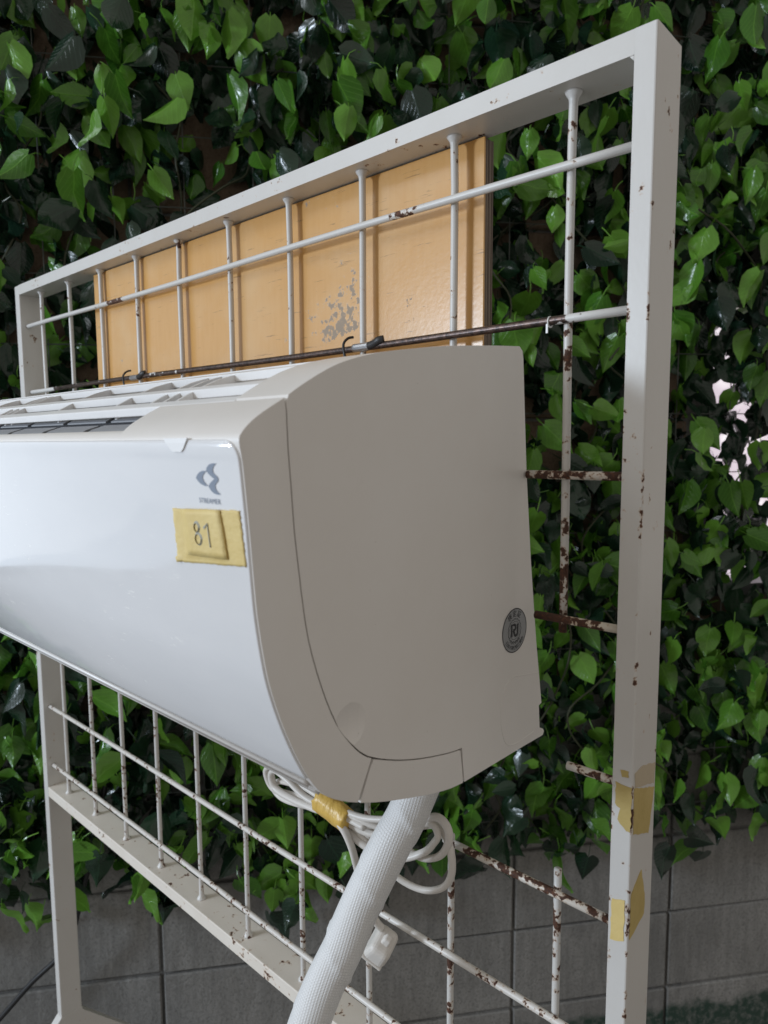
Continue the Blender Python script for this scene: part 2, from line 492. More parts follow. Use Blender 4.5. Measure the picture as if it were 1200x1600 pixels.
win = thing('window', wallp(12, WIN[2]), 'bright patterned window pane showing through the ivy at the right edge', 'window')
pm = MB(); wquad(pm, WIN[0], WIN[1], WIN[2], WIN[3], -0.55)
build('pane', pm, M['pane'], win)
def wbox(mb, u0, u1, z0, z1, o0, o1):
    vs = [wallp(u, z, o) for o in (o0, o1) for z in (z0, z1) for u in (u0, u1)]
    mb.add(vs, [(0, 1, 3, 2), (4, 6, 7, 5), (0, 4, 5, 1), (2, 3, 7, 6), (0, 2, 6, 4), (1, 5, 7, 3)])
fm = MB()
wbox(fm, WIN[0]-0.02, WIN[0]+0.28, WIN[2], WIN[3], -0.6, -0.2)
wbox(fm, WIN[0]+0.29, WIN[1], WIN[3]-0.3, WIN[3], -0.6, -0.2)
build('window_frame', fm, M['wframe'], win, bevel=0.02)
sm_ = MB(); wbox(sm_, WIN[0]-0.1, WIN[1]+0.2, WIN[2]-0.16, WIN[2]+0.12, -0.75, 0.18)
build('window_sill', sm_, M['wframe'], win, bevel=0.03)

# ------------------------------------------------------------------ display rack
rack = thing('display_rack', (-4.5, 0, -17.6), 'white painted steel grid rack with rust spots carrying the air conditioner', 'rack')
YF, YB = -0.165, 0.20
# posts run to the ground; the beams sit between them
YP = YB+0.04
pp_ = [(0.49, YF), (0.618, YF), (0.6255, YF+0.003), (0.6288, YF+0.008), (0.63, YF+0.015), (0.63, YP-0.015), (0.6288, YP-0.008), (0.6255, YP-0.003), (0.618, YP), (0.49, YP)]
b = MB(); n_ = len(pp_)
b.add([(x, y, -17.2) for x, y in pp_] + [(x, y, 0.632) for x, y in pp_], [tuple(range(n_-1, -1, -1)), tuple(range(n_, 2*n_))] + [(i, (i+1) % n_, n_+(i+1) % n_, n_+i) for i in range(n_)])
M['paint_post'] = painted('chipped_white_post_paint', 0.10, seed=3.1, scale=150, edges=[(0.063, -0.0165, 0.16), (0.049, -0.0165, 0.12)])
build('post', b, M['paint_post'], rack)
b = MB()
b.add([(x, y, z) for x, y, z in ([(0.4899, YF+0.0008, 0.4818), (0.4899, YF+0.0008, 0.447), (0.455, YF+0.0008, 0.4818), (0.4899, YF+0.06, 0.4818), (0.4899, YF+0.06, 0.447), (0.455, YF+0.06, 0.4818)])], [(0, 2, 1), (3, 4, 5), (1, 2, 5, 4), (0, 1, 4, 3), (0, 3, 5, 2)])
build('weld', b, M['paint_post'], rack, bevel=0.006)
b = MB().box((-9.635, YF, -12.05), (-9.465, YB, 0.632))
build('post', b, M['paint'], rack, bevel=0.018, seg=3)
b = MB().box((-9.464, YF+0.0006, 0.482), (0.4895, YB-0.002, 0.6312))
build('top_beam', b, M['paint_beam'], rack)
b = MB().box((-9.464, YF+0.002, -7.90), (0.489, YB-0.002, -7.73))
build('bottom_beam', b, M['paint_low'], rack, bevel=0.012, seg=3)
# splayed foot under the far post: a flat fork of two legs
fy = [(YF, -12.04), (YB, -12.04), (YB+0.02, -12.12), (1.9, -13.95), (3.4, -15.6), (4.2, -17.55), (3.8, -17.55), (3.05, -15.85), (1.55, -14.45), (0.02, -13.0),
      (-1.5, -14.45), (-3.0, -15.85), (-3.75, -17.55), (-4.15, -17.55), (-3.35, -15.6), (-0.95, -12.9)]
build('foot', MB().prism_x(fy, -9.635, -9.465), M['paint'], rack, bevel=0.012)
fy2 = [(y, z-4.2 if z > -13.5 else -17.55 + (z+17.55)*0.28) for y, z in fy]
b = MB().box((0.485, -4.0, -17.55), (0.635, 4.0, -17.21))
build('foot', b, M['paint'], rack, bevel=0.018)

def vrod(x, z0, z1, mat, flare0=True, flare1=True, seed=0):
    rn = random.Random(seed)
    n = max(4, int((z1-z0)/0.35))
    zs = [z0 + (z1-z0)*i/n for i in range(n+1)]
    path = []; rr = []
    ph = rn.uniform(0, 6)
    for i, z in enumerate(zs):
        path.append((x + 0.006*math.sin(z*1.3+ph), 0.004*math.cos(z*1.1+ph), z)); rr.append(0.030)
    def fl(end):
        z = zs[0] if end == 0 else zs[-1]; sg = 1 if end == 0 else -1
        return [((x, 0, z), 0.062), ((x, 0, z+sg*0.015), 0.056), ((x, 0, z+sg*0.04), 0.037), ((x, 0, z+sg*0.065), 0.031)]
    if flare0:
        f = fl(0); path = [q[0] for q in f] + path[1:]; rr = [q[1] for q in f] + rr[1:]
    if flare1:
        f = fl(1)[::-1]; path = path[:-1] + [q[0] for q in f]; rr = rr[:-1] + [q[1] for q in f]
    return build('vertical_rod', MB().tube(path, 0.03, 10, rr), mat, rack, smooth=True)
TOPZ, BOTZ = 0.483, -7.731
M['rod_v'] = painted('chipped_white_vertical_rod', 0.20, seed=9.1, axis=2, lo=0.98, hi=1.81, scale=170,
                     stops=[(0.0, 0.57), (0.34, 0.53), (0.62, 0.60), (0.74, 0.62), (0.78, 0.55), (0.86, 0.49), (1.0, 0.46)])
M['rod_v0'] = painted('rusted_white_vertical_rod', 0.20, seed=4.4, axis=2, lo=0.98, hi=1.81, scale=150,
                      stops=[(0.0, 0.60), (0.30, 0.66), (0.50, 0.62), (0.545, 0.80), (0.60, 0.82), (0.63, 0.60), (0.72, 0.53), (0.78, 0.62), (0.84, 0.54), (1.0, 0.47)])
vrod(0.004, -3.266, TOPZ, M['rod_v0'], False, True, 0)
vrod(0.010, BOTZ, -5.11, M['rod_v0'], True, False, 50)
vrod(-1, -2.05, TOPZ, M['rod_v'], False, True, 1)
vrod(-1, BOTZ, -5.24, M['rod_v0'], True, False, 51)
for i in range(2, 10):
    if i < 9:       # cut out behind the unit, which leans into the opening
        vrod(-i, -2.05, TOPZ, M['rod_v'], False, True, i)
        vrod(-i, BOTZ, -4.30, M['rod_v'], True, False, i)
    else:
        vrod(-i, BOTZ, TOPZ, M['rod_v'], True, True, i)
def hrod(z, x0, x1, mat, seed=0, y=-0.056):
    rn = random.Random(seed+100)
    n = max(3, int(abs(x1-x0)/0.4))
    ph = rn.uniform(0, 6)
    path = [(x0+(x1-x0)*i/n, y, z + 0.008*math.sin((x0+(x1-x0)*i/n)*0.9+ph)) for i in range(n+1)]
    return build('horizontal_rod', MB().tube(path, 0.031, 10), mat, rack, smooth=True)
M['rod_h3'] = painted('black_blotched_rod', 0.50, seed=6.4, base=(0.70, 0.66, 0.61), scale=130)
M['rod_h4'] = painted('brown_rusted_rod', 0.20, seed=8.4, base=(0.72, 0.66, 0.56), axis=0, lo=-0.2, hi=0.06, stops=[(0.0, 0.95), (0.76, 0.95), (0.93, 0.55), (1.0, 0.48)])
M['rod_h1'] = painted('chipped_cross_rod', 0.13, seed=1.3, axis=0, lo=-0.95, hi=0.05, stops=[(0.0, 0.46), (0.275, 0.47), (0.283, 0.80), (0.322, 0.80), (0.33, 0.47), (0.78, 0.47), (0.79, 0.72), (0.818, 0.76), (0.828, 0.47), (1.0, 0.50)])
hrod(-0.006, -9.47, 0.495, M['rod_h1'], 1)
hrod(-1.035, -9.47, 0.495, M['rod_steel'], 2)
hrod(-2.11, -0.275, 0.495, M['rod_h3'], 3)
hrod(-3.152, -0.185, 0.495, M['rod_h4'], 4)
hrod(-2.11, -9.47, -8.32, M['rod_h3'], 13)
hrod(-3.152, -9.47, -8.32, M['rod_h3'], 14)
hrod(-4.232, 0.10, 0.495, M['rod_heavy'], 5)
hrod(-5.272, -1.03, 0.495, M['rod_heavy'], 6)
hrod(-6.321, -9.47, 0.495, M['rod_low'], 7)
hrod(-7.359, -9.47, 0.495, M['rod_low'], 8)
# torn weld burr where the cut rod ends
br = MB()
rb = random.Random(4)
for i in range(7):
    d = Vector((rb.uniform(-1, 0.3), rb.uniform(-0.6, 0.3), rb.uniform(-0.2, 1))).normalized()
    br.tube([Vector((-1.03, -0.05, -5.262)), Vector((-1.03, -0.05, -5.262)) + d*rb.uniform(0.05, 0.085)], 0.02, 5, [0.02, 0.004])
build('weld_burr', br, M['rod_heavy'], rack)

# ------------------------------------------------------------------ plywood board behind the rods
board = thing('plywood_board', (-4.1, 0.1, -2.0), 'varnished tan plywood board fixed behind the upper rods of the rack', 'board')
def bquad(x0, x1, z0, z1, y0, y1):
    # the board stands slightly askew: its right end is farther behind the rods
    def yy(x): return 0.045 + (x+7.35)/6.5*0.075
    vs = []
    for z in (z0, z1):
        for x, f in ((x0, y0), (x1, y0), (x1, y1), (x0, y1)):
            vs.append((x, yy(x)+f, z))
    return MB().add(vs, [(0,3,2,1),(4,5,6,7),(0,1,5,4),(1,2,6,5),(2,3,7,6),(3,0,4,7)])
ZT, ZBm = 0.468, -1.95
nl = 5
build('face_veneer', bquad(-7.30, -0.80, ZBm, ZT, 0.0, 0.02), M['ply'], board, bevel=0.004)
for i in range(nl):
    y0 = 0.0201 + i*0.022
    ins = 0.004 if i % 2 else 0.0
    build('ply_layer', bquad(-7.297+ins, -0.803-ins, ZBm+0.004, ZT-0.004-ins, y0, y0+0.0215), M['ply_edge'] if i % 2 == 0 else M['ply_edge2'], board)

# ------------------------------------------------------------------ air conditioner
XR, XL = -0.29, -8.29
PROF = [(-0.163,-1.197),(-0.506,-1.225),(-1.007,-1.275),(-1.378,-1.328),(-1.654,-1.375),(-1.88,-1.432),(-2.044,-1.495),(-2.219,-1.586),(-2.323,-1.650),
        (-2.423,-1.703),(-2.519,-1.762),(-2.585,-1.822),(-2.600,-1.864),(-2.584,-1.96),(-2.570,-2.104),(-2.554,-2.288),(-2.538,-2.506),(-2.522,-2.698),
        (-2.493,-2.896),(-2.458,-3.067),(-2.399,-3.251),(-2.336,-3.407),(-2.266,-3.554),(-2.18,-3.698),(-2.079,-3.806),(-1.918,-3.903),(-1.734,-3.981),
        (-1.507,-4.058),(-1.127,-4.165),(-0.843,-4.212),(-0.322,-4.222),(-0.004,-4.226),(0.272,-4.233),(0.290,-4.205),(0.272,-4.178),(0.218,-4.153),
        (0.201,-3.963),(0.241,-3.953),(0.143,-3.418),(0.046,-2.797),(-0.039,-2.112),(-0.08,-1.643),(-0.109,-1.278),(-0.122,-1.225)]
SEAM = [(-2.323,-1.660),(-2.314,-1.72),(-2.309,-1.897),(-2.294,-2.088),(-2.279,-2.316),(-2.251,-2.55),(-2.229,-2.721),(-2.198,-2.897),(-2.144,-3.083),(-2.078,-3.261),
        (-2.009,-3.408),(-1.937,-3.513),(-1.857,-3.608),(-1.795,-3.664),(-1.726,-3.712)]
SEAM2 = [(-1.726,-3.712),(-1.506,-3.804),(-1.26,-3.88),(-0.99,-3.941),(-0.838,-3.962)]
CORN = [(-0.838,-3.962),(-0.822,-4.08),(-0.806,-4.213)]
MID = [(-1.726,-3.712),(-1.759,-3.778),(-1.84,-3.935)]
ac = thing('air_conditioner', (-4.3, -1.2, -4.24), 'white wall-mounted air conditioner indoor unit hung on the grid rack', 'air conditioner')

def refine(poly, n=3):
    q = smooth_path([(y, z, 0) for y, z in poly], n)
    return [(v.x, v.y) for v in q]
def capped(name, poly, x0, x1, outer, rad, mat, parent, seg=4, ends='A'):
    """extruded outline; only the outer edges of the end face at x0 (and x1) are rounded"""
    bm = bmesh.new()
    n = len(poly)
    A = [bm.verts.new(W((x0, y, z))-LOC[parent.name]) for y, z in poly]
    B = [bm.verts.new(W((x1, y, z))-LOC[parent.name]) for y, z in poly]
    fa = bm.faces.new(A); fb = bm.faces.new(B[::-1])
    for i in range(n):
        j = (i+1) % n
        bm.faces.new((A[j], A[i], B[i], B[j]))
    bm.normal_update()
    eds = []
    for i in range(n):
        j = (i+1) % n
        if outer(poly[i]) and outer(poly[j]):
            for V in (A, B):
                e = bm.edges.get((V[i], V[j]))
                if e and (('A' in ends and V is A) or ('B' in ends and V is B)): eds.append(e)
    if eds:
        bmesh.ops.bevel(bm, geom=eds, offset=rad*S, segments=seg, affect='EDGES', profile=0.5, clamp_overlap=True)
    bmesh.ops.recalc_face_normals(bm, faces=bm.faces)
    me = bpy.data.meshes.new(name); bm.to_mesh(me); bm.free()
    me.materials.append(mat)
    me.polygons.foreach_set('use_smooth', [True]*len(me.polygons))
    me.set_sharp_from_angle(angle=math.radians(38))
    o = bpy.data.objects.new(name, me); COL.objects.link(o); o.parent = parent
    LOC[o.name] = LOC[parent.name]
    return o
front_arc = refine(PROF[8:27], 3)           # seam top, over the front, to the corner piece
seam_f = refine(SEAM, 2); seam2_f = refine(SEAM2, 3)
g = 0.0045
def offs(path, d):                           # sideways shift of an open path
    out = []
    for i, (y, z) in enumerate(path):
        a = path[max(0, i-1)]; c = path[min(len(path)-1, i+1)]
        t = Vector((c[0]-a[0], c[1]-a[1])).normalized()
        out.append((y - t.y*d, z + t.x*d))
    return out
# front frame: between the front outline and the seam
fs = offs(seam_f, -g); ms = offs(MID, -g)
outl = [q for q in front_arc if not (q[1] < -3.93 and q[0] > -1.85)]
poly_front = outl + [ms[2], ms[1]] + [ms[0]] + fs[::-1][1:]
OUT_F = set(outl)
capped('front_frame', poly_front, XR, -1.47, lambda q: q in OUT_F, 0.03, M['casing'], ac)
# left stretch of the frame, cut open along its top for the intake
cut = [q for q in outl if not (q[1] > -1.80 and q[0] > -2.58)]
poly_cut = [(-2.50, -2.05), (-2.53, -1.83), (-2.545, -1.797)] + cut + [ms[2], ms[1], ms[0]] + [q for q in fs[::-1][1:] if q[1] < -2.1]
capped('front_frame', poly_cut, -1.4705, -7.98, lambda q: False, 0.06, M['casing'], ac)
capped('front_frame', poly_front, -7.9805, XL, lambda q: q in OUT_F, 0.03, M['casing'], ac, ends='B')
# casing behind the seam
bs = offs(seam_f, g); b2 = offs(seam2_f, g); bc = offs(CORN, g)
rear_bot = [(-0.799, -4.2135)] + PROF[30:]
top_arc = refine(PROF[:9], 3)
top_arc = [q for q in top_arc if q[0] > -2.315]
poly_rear = rear_bot + top_arc + bs[1:-1] + b2[1:-1] + [(-0.831, -3.955)] + bc[1:-1]
OUT_R = set(PROF[30:33]) | set(top_arc) | set(PROF[38:])
side = capped('side_casing', poly_rear, XR, -0.72, lambda q: q in OUT_R, 0.06, M['casing'], ac)
capped('side_casing', poly_rear, -7.9505, XL, lambda q: q in OUT_R, 0.06, M['casing'], ac, ends='B')
# thumb recess beside the seam
sp = bpy.data.meshes.new('tmp'); bmx = bmesh.new()
bmesh.ops.create_uvsphere(bmx, u_segments=32, v_segments=20, radius=0.40*S)
for v in bmx.verts: v.co += W((XR+0.377, -1.90, -3.455)) - LOC[ac.name]
bmx.to_mesh(sp); bmx.free()
spo = bpy.data.objects.new('tmp', sp); COL.objects.link(spo); spo.parent = ac
bo = side.modifiers.new('b', 'BOOLEAN'); bo.operation = 'DIFFERENCE'; bo.object = spo; bo.solver = 'EXACT'
bpy.context.view_layer.update()
dg = bpy.context.evaluated_depsgraph_get()
nm = bpy.data.meshes.new_from_object(side.evaluated_get(dg))
side.modifiers.clear(); side.data = nm; nm.name = 'side_casing'
bpy.data.objects.remove(spo)
nm.polygons.foreach_set('use_smooth', [True]*len(nm.polygons))
nm.set_sharp_from_angle(angle=math.radians(10))
# middle of the casing: open trough for the intake grille
trough = [(-0.45, -1.225), (-0.45, -1.9), (-2.31, -2.05)]
poly_mid = [q for q in rear_bot] + [q for q in top_arc if q[0] > -0.44] + trough + [q for q in bs[1:-1] if q[1] < -2.1] + b2[1:-1] + [(-0.831, -3.955)] + bc[1:-1]
capped('rear_casing', poly_mid, -0.7205, -7.95, lambda q: False, 0.06, M['casing'], ac)
# corner cover under the seam
cb = [q for q in refine(PROF[24:31], 3) if -1.832 < q[0] < -0.82]
poly_cov = offs(seam2_f, -g)[1:-1] + [(-0.850, -3.972)] + [(-0.834, -4.08), (-0.818, -4.2125)] + cb[::-1] + [(-1.823, -3.945), (-1.745, -3.778), (-1.712, -3.725)]
OUT_C = set(cb)
capped('corner_cover', poly_cov, XR, -1.5, lambda q: q in OUT_C, 0.05, M['casing'], ac)
capped('corner_cover', poly_cov, -1.512, XL, lambda q: q in OUT_C, 0.05, M['casing'], ac, ends='B')
# dark inner body seen only in the gaps
cen = Vector((-1.2, -2.9))
core = [(q[0] + (cen.x-q[0])*0.035, q[1] + (cen.y-q[1])*0.035) for q in PROF]
core = [q for q in core if not (q[1] > -2.08)]
build('inner_body', MB().prism_x(core + [(-0.5, -2.1), (-2.2, -2.1)][:0], XR-0.03, XL+0.1), M['core'], ac)

# top profile height and front face depth as functions
def interp(tab, x):
    tab = sorted(tab)
    if x <= tab[0][0]: return tab[0][1]
    for (a, fa_), (b_, fb_) in zip(tab, tab[1:]):
        if x <= b_: return fa_ + (fb_-fa_)*(x-a)/(b_-a)
    return tab[-1][1]
ztop = lambda y: interp([q for q in PROF[:12]], y)
yfront = lambda z: interp([(z_, y_) for y_, z_ in PROF[12:25]], z)

# intake grille: long bars along the unit, ribs across
def strip(y, w, d, x0, x1):
    return MB().prism_x([(y-w/2, ztop(y-w/2)-0.004), (y+w/2, ztop(y+w/2)-0.004), (y+w/2+0.01, ztop(y+w/2)-d), (y-w/2+0.01, ztop(y-w/2)-d)][::-1], x1, x0)
gr0 = build('intake_grille', strip(-2.285, 0.055, 0.058, -0.722, -7.949), M['grille'], ac, bevel=0.008)
for y in (-2.11, -1.80, -1.45, -1.05):
    build('long_bar', strip(y, 0.05, 0.058, -0.722, -7.949), M['grille'], gr0, bevel=0.006)
ribx = [-1.42, -1.57, -1.72, -2.19, -3.14, -4.12, -4.27, -4.42, -5.1, -6.05, -7.0, -7.15, -7.3]
for x in ribx:
    pl = [(-2.25, ztop(-2.25)-0.012), (-2.25, ztop(-2.25)-0.26), (-1.0, ztop(-1.0)-0.36), (-1.0, ztop(-1.0)-0.012)]
    ys = [-1.2, -1.4, -1.6, -1.8, -1.95, -2.1]
    pl = [(-2.25, ztop(-2.25)-0.014)] + [(y, ztop(y)-0.11) for y in [-2.25]+ys[::-1]] + [(-1.0, ztop(-1.0)-0.11), (-1.0, ztop(-1.0)-0.014)] + [(y, ztop(y)-0.014) for y in ys]
    build('rib', MB().prism_x(pl, x-0.014, x+0.014), M['grille'], gr0)
# closed shallow recess at the right end
ys = [-2.25, -2.1, -1.95, -1.8, -1.6, -1.4, -1.2, -1.0]
pl = [(y, ztop(y)-0.075) for y in ys] + [(y, ztop(y)-0.11) for y in ys[::-1]]
build('recess_floor', MB().prism_x(pl, -1.405, -0.722), M['grille'], gr0)
# filter below the openings
zf = lambda y: interp([(-2.56, -1.90), (-2.50, -1.845), (-2.40, -1.785)] + [(q[0], q[1]-0.115) for q in PROF[:9]], y)
fy_ = [-2.53, -2.45, -2.35, -2.25, -2.1, -1.95, -1.8, -1.6, -1.4, -1.2]
flt = build('filter_frame', MB().prism_x([(y, zf(y)) for y in fy_] + [(y, zf(y)-0.03) for y in fy_[::-1]], -7.94, -1.48), M['filter_dark'], ac)
x = -1.60
while x > -7.3:
    for ya, yb_ in ((-2.505, -2.315), (-2.27, -2.13), (-2.08, -1.82), (-1.76, -1.45)):
        yy_ = [ya, (ya+yb_)/2, yb_]
        build('filter_mesh', MB().prism_x([(y, zf(y)+0.012) for y in yy_] + [(y, zf(y)+0.002) for y in yy_[::-1]], x-0.62, x), M['filter'], flt)
    x -= 0.70

# glossy front panel
def frontsheet(z_top, z_bot, x0, x1, off, nx=2, rc=0.0):
    """curved sheet on the front; path runs down the outline"""
    pts = [q for q in refine(PROF[11:25], 6) if z_bot <= q[1] <= z_top]
    pts = offs(pts, -off)
    mb = MB()
    L = [0.0]
    for a, b in zip(pts, pts[1:]): L.append(L[-1] + math.hypot(b[0]-a[0], b[1]-a[1]))
    rows = []
    for (y, z), l in zip(pts, L):
        d = l
        ins = rc - math.sqrt(max(0, rc*rc-(rc-d)**2)) if d < rc else 0
        rows.append([(x1 + (x0-ins-x1)*i/nx, y, z) for i in range(nx+1)])
    n = len(rows); w = nx+1
    vs = [v for r in rows for v in r]
    fs_ = [(i*w+j, (i+1)*w+j, (i+1)*w+j+1, i*w+j+1) for i in range(n-1) for j in range(nx)]
    mb.add(vs, fs_)
    return mb, pts
mb, pts = frontsheet(-1.852, -3.66, XR-0.012, XL+0.03, 0.012, 2, 0.10)
fp = build('front_panel', mb, M['panel'], ac, smooth=True)
sd = fp.modifiers.new('solid', 'SOLIDIFY'); sd.thickness = 0.03*S; sd.offset = -1
bv = fp.modifiers.new('bevel', 'BEVEL'); bv.width = 0.012*S; bv.segments = 2; bv.limit_method = 'ANGLE'; bv.angle_limit = math.radians(50)
# pull tab on the upper edge of the panel
tb = MB()
zz = [-1.845, -1.87, -1.90, -1.915]
row = []
for z, i in zip(zz, (0.0, 0.02, 0.05, 0.075)):
    row.append([(-0.925+i, yfront(z)-0.022, z), (-0.70-i, yfront(z)-0.022, z)])
vs = [v for r in row for v in r]
tb.add(vs, [(2*i, 2*i+2, 2*i+3, 2*i+1) for i in range(3)])
t_ = build('pull_tab', tb, plain('bright_white_tab', (0.90, 0.90, 0.90), 0.25), fp)
sd = t_.modifiers.new('solid', 'SOLIDIFY'); sd.thickness = 0.012*S; sd.offset = -1
# outlet flap below the panel: two narrow strips
for za, zb, of in ((-3.672, -3.735, 0.020), (-3.747, -3.80, 0.014)):
    mb, _ = frontsheet(za, zb, XR-0.05, XL+0.05, of, 2)
    f_ = build('outlet_flap', mb, M['grille'], ac, smooth=True)
    sd = f_.modifiers.new('solid', 'SOLIDIFY'); sd.thickness = 0.02*S; sd.offset = -1
# knock-out outline at the lower rear of the side
ko = smooth_path([(XR+0.0005, 0.185, -3.69), (XR+0.0005, -0.02, -3.655), (XR+0.0005, -0.21, -3.63), (XR+0.0005, -0.318, -3.70), (XR+0.0005, -0.352, -3.83), (XR+0.0005, -0.335, -4.0), (XR+0.0005, -0.26, -4.13), (XR+0.0005, -0.10, -4.165), (XR+0.0005, 0.15, -4.15)], 5)
build('knock_out_line', MB().tube(ko, 0.0026, 5), M['casing'], ac, smooth=True)

# printed emblem and word on the front panel
EM = [[(-0.6804,-2.0452),(-0.6654,-2.0292),(-0.6438,-2.0157),(-0.6147,-2.0079),(-0.5751,-2.0081),(-0.5959,-2.017),(-0.6126,-2.0302),(-0.6202,-2.0433),(-0.6119,-2.0584),(-0.5946,-2.0732),(-0.5783,-2.084),(-0.611,-2.0828),(-0.6404,-2.0749),(-0.6639,-2.0615)],
      [(-0.5795,-2.0063),(-0.5742,-1.9923),(-0.5601,-1.9806),(-0.5419,-1.9727),(-0.5197,-1.9691),(-0.4849,-1.9691),(-0.5005,-1.9769),(-0.5141,-1.9872),(-0.5225,-1.9999),(-0.5199,-2.0137),(-0.5063,-2.0246),(-0.4883,-2.0341),(-0.4813,-2.0458),(-0.4851,-2.0553),(-0.5216,-2.0439),(-0.5474,-2.0308),(-0.5667,-2.0187)],
      [(-0.4814,-2.0476),(-0.4918,-2.0593),(-0.5064,-2.0686),(-0.5158,-2.0803),(-0.5133,-2.094),(-0.5009,-2.1074),(-0.4744,-2.1212),(-0.5039,-2.1226),(-0.53,-2.1188),(-0.5516,-2.1084),(-0.5686,-2.0926),(-0.5736,-2.0813),(-0.5583,-2.068),(-0.5377,-2.0558),(-0.5195,-2.0464)]]
em = MB()
for i, pl in enumerate(EM):
    em.add([(x, yfront(z)-0.0142-0.0002*i, z) for x, z in pl], [tuple(range(len(pl)))])
build('emblem', em, M['logo'], fp)

def textmesh(txt):
    cu = bpy.data.curves.new('t', 'FONT')
    cu.body = txt; cu.size = 1.0; cu.resolution_u = 3
    cu.align_x = 'CENTER'
    o = bpy.data.objects.new('t', cu); COL.objects.link(o)
    bpy.context.view_layer.update()
    dg = bpy.context.evaluated_depsgraph_get()
    me = bpy.data.meshes.new_from_object(o.evaluated_get(dg))
    vs = [tuple(v.co) for v in me.vertices]; fs_ = [tuple(p_.vertices) for p_ in me.polygons]
    bpy.data.objects.remove(o); bpy.data.curves.remove(cu); bpy.data.meshes.remove(me)
    return vs, fs_
def fit(vs):
    xs = [v[0] for v in vs]; ys_ = [v[1] for v in vs]
    return min(xs), max(xs), min(ys_), max(ys_)
vs, fs_ = textmesh('STREAMER')
x0, x1, y0, y1 = fit(vs)
wx = [(-0.672 + (v[0]-x0)/(x1-x0)*0.188, -2.171 + (v[1]-y0)/(y1-y0)*0.026) for v in vs]
build('word_print', MB().add([(x, yfront(z)-0.0144, z) for x, z in wx], fs_), M['logo'], fp)

# round certificate sticker on the side
sk = MB()
cy_, cz_ = -0.180, -3.272
RS = 0.168
def disc(mb, r0, r1, x, n=48, wob=0.0, nw=16):
    vs = []
    for i in range(n):
        a = 2*PI*i/n
        k1 = 1 + wob*math.cos(nw*a)
        vs.append((x, cy_+math.cos(a)*r1*k1, cz_+math.sin(a)*r1*k1))
    if r0 <= 0:
        mb.add(vs, [tuple(range(n))])
    else:
        o_ = [(x, cy_+math.cos(2*PI*i/n)*r0*(1+wob*math.cos(nw*2*PI*i/n)), cz_+math.sin(2*PI*i/n)*r0*(1+wob*math.cos(nw*2*PI*i/n))) for i in range(n)]
        mb.add(o_+vs, [(i, (i+1) % n, n+(i+1) % n, n+i) for i in range(n)])
disc(sk, 0, RS, XR+0.002)
stk = build('certificate_sticker', sk, M['sticker'], ac)
stk['label'] = 'round silver certificate sticker with black characters'
ink = MB()
disc(ink, RS*0.955, RS*0.995, XR+0.0032)
disc(ink, RS*0.50, RS*0.53, XR+0.0032, 96, 0.04, 16)
disc(ink, RS*0.40, RS*0.415, XR+0.0032)
def ring_text(txt, rad, size, a0, a1, inward=False):
    n = len(txt)
    for i, ch in enumerate(txt):
        if ch == ' ': continue
        a = math.radians(a0 + (a1-a0)*(i/(n-1) if n > 1 else 0.5))
        vs, fs_ = textmesh(ch)
        if not vs: continue
        x0, x1, y0, y1 = fit(vs)
        sc_ = size/max(x1-x0, y1-y0)
        rot = a - PI/2 if not inward else a + PI/2
        out = []
        for v in vs:
            px, py = (v[0]-(x0+x1)/2)*sc_, (v[1]-(y0+y1)/2)*sc_
            qx = px*math.cos(rot) - py*math.sin(rot) + rad*math.cos(a)
            qy = px*math.sin(rot) + py*math.cos(rot) + rad*math.sin(a)
            out.append((XR+0.0032, cy_+qx, cz_+qy))
        ink.add(out, fs_)
ring_text('検定証', RS*0.76, RS*0.30, 122, 62)
ring_text('日本冷凍空調工業会', RS*0.78, RS*0.20, 218, 322, True)
ring_text('冷凍空調機器', RS*0.58, RS*0.12, 232, 308, True)
# the monogram in the middle
mono = MB()
def stroke(pts_):
    mono.tube([(XR+0.0034, cy_+y*RS, cz_+z*RS) for y, z in pts_], 0.011, 4, flat=1.0, up=(1, 0, 0))
stroke([(-0.24, -0.26), (-0.24, 0.26), (0.0, 0.26), (0.07, 0.20), (0.07, 0.08), (0.0, 0.02), (-0.12, 0.02)])
stroke([(-0.10, 0.02), (0.0, -0.20), (0.08, -0.26), (0.20, -0.22), (0.24, -0.12), (0.24, 0.26)])
for i, v in enumerate(mono.v): mono.v[i] = (XR+0.0034+(v[0]-XR-0.0034)*0.1, v[1], v[2])
ink.add(mono.v, mono.f)
build('sticker_print', ink, M['ink'], stk)

# ------------------------------------------------------------------ number tag taped to the front panel
tagt = thing('number_tag', (-0.63, -2.6, -2.5), 'yellow masking tape patch with the number 81 on the front panel', 'tag')
rt = random.Random(5)
def bil(c, u, v):
    (ax, az), (bx, bz), (cx2, cz2), (dx, dz) = c
    return ((ax*(1-u)+bx*u)*(1-v) + (dx*(1-u)+cx2*u)*v, (az*(1-u)+bz*u)*(1-v) + (dz*(1-u)+cz2*u)*v)
def patch(corners, off, nu=16, nv=12, jag=0.006, lift=None):
    mb = MB(); vs = []
    for j in range(nv+1):
        for i in range(nu+1):
            u, v = i/nu, j/nv
            x, z = bil(corners, u, v)
            if i in (0, nu): x += rt.uniform(-jag, jag)
            if j in (0, nv): z += rt.uniform(-jag, jag)*0.5
            e = lift(u, v) if lift else 0
            vs.append((x, yfront(z)-off-e-rt.uniform(0, 0.0015), z))
    w = nu+1
    mb.add(vs, [(j*w+i, (j+1)*w+i, (j+1)*w+i+1, j*w+i+1) for j in range(nv) for i in range(nu)])
    return mb
def inpaper(u, v):
    a = min(u-0.15, 0.755-u, v+0.2, 0.90-v)
    return 0.007*max(0, min(1, a/0.05+0.2)) + (0.012 if (u < 0.05 and v > 0.9) else 0)
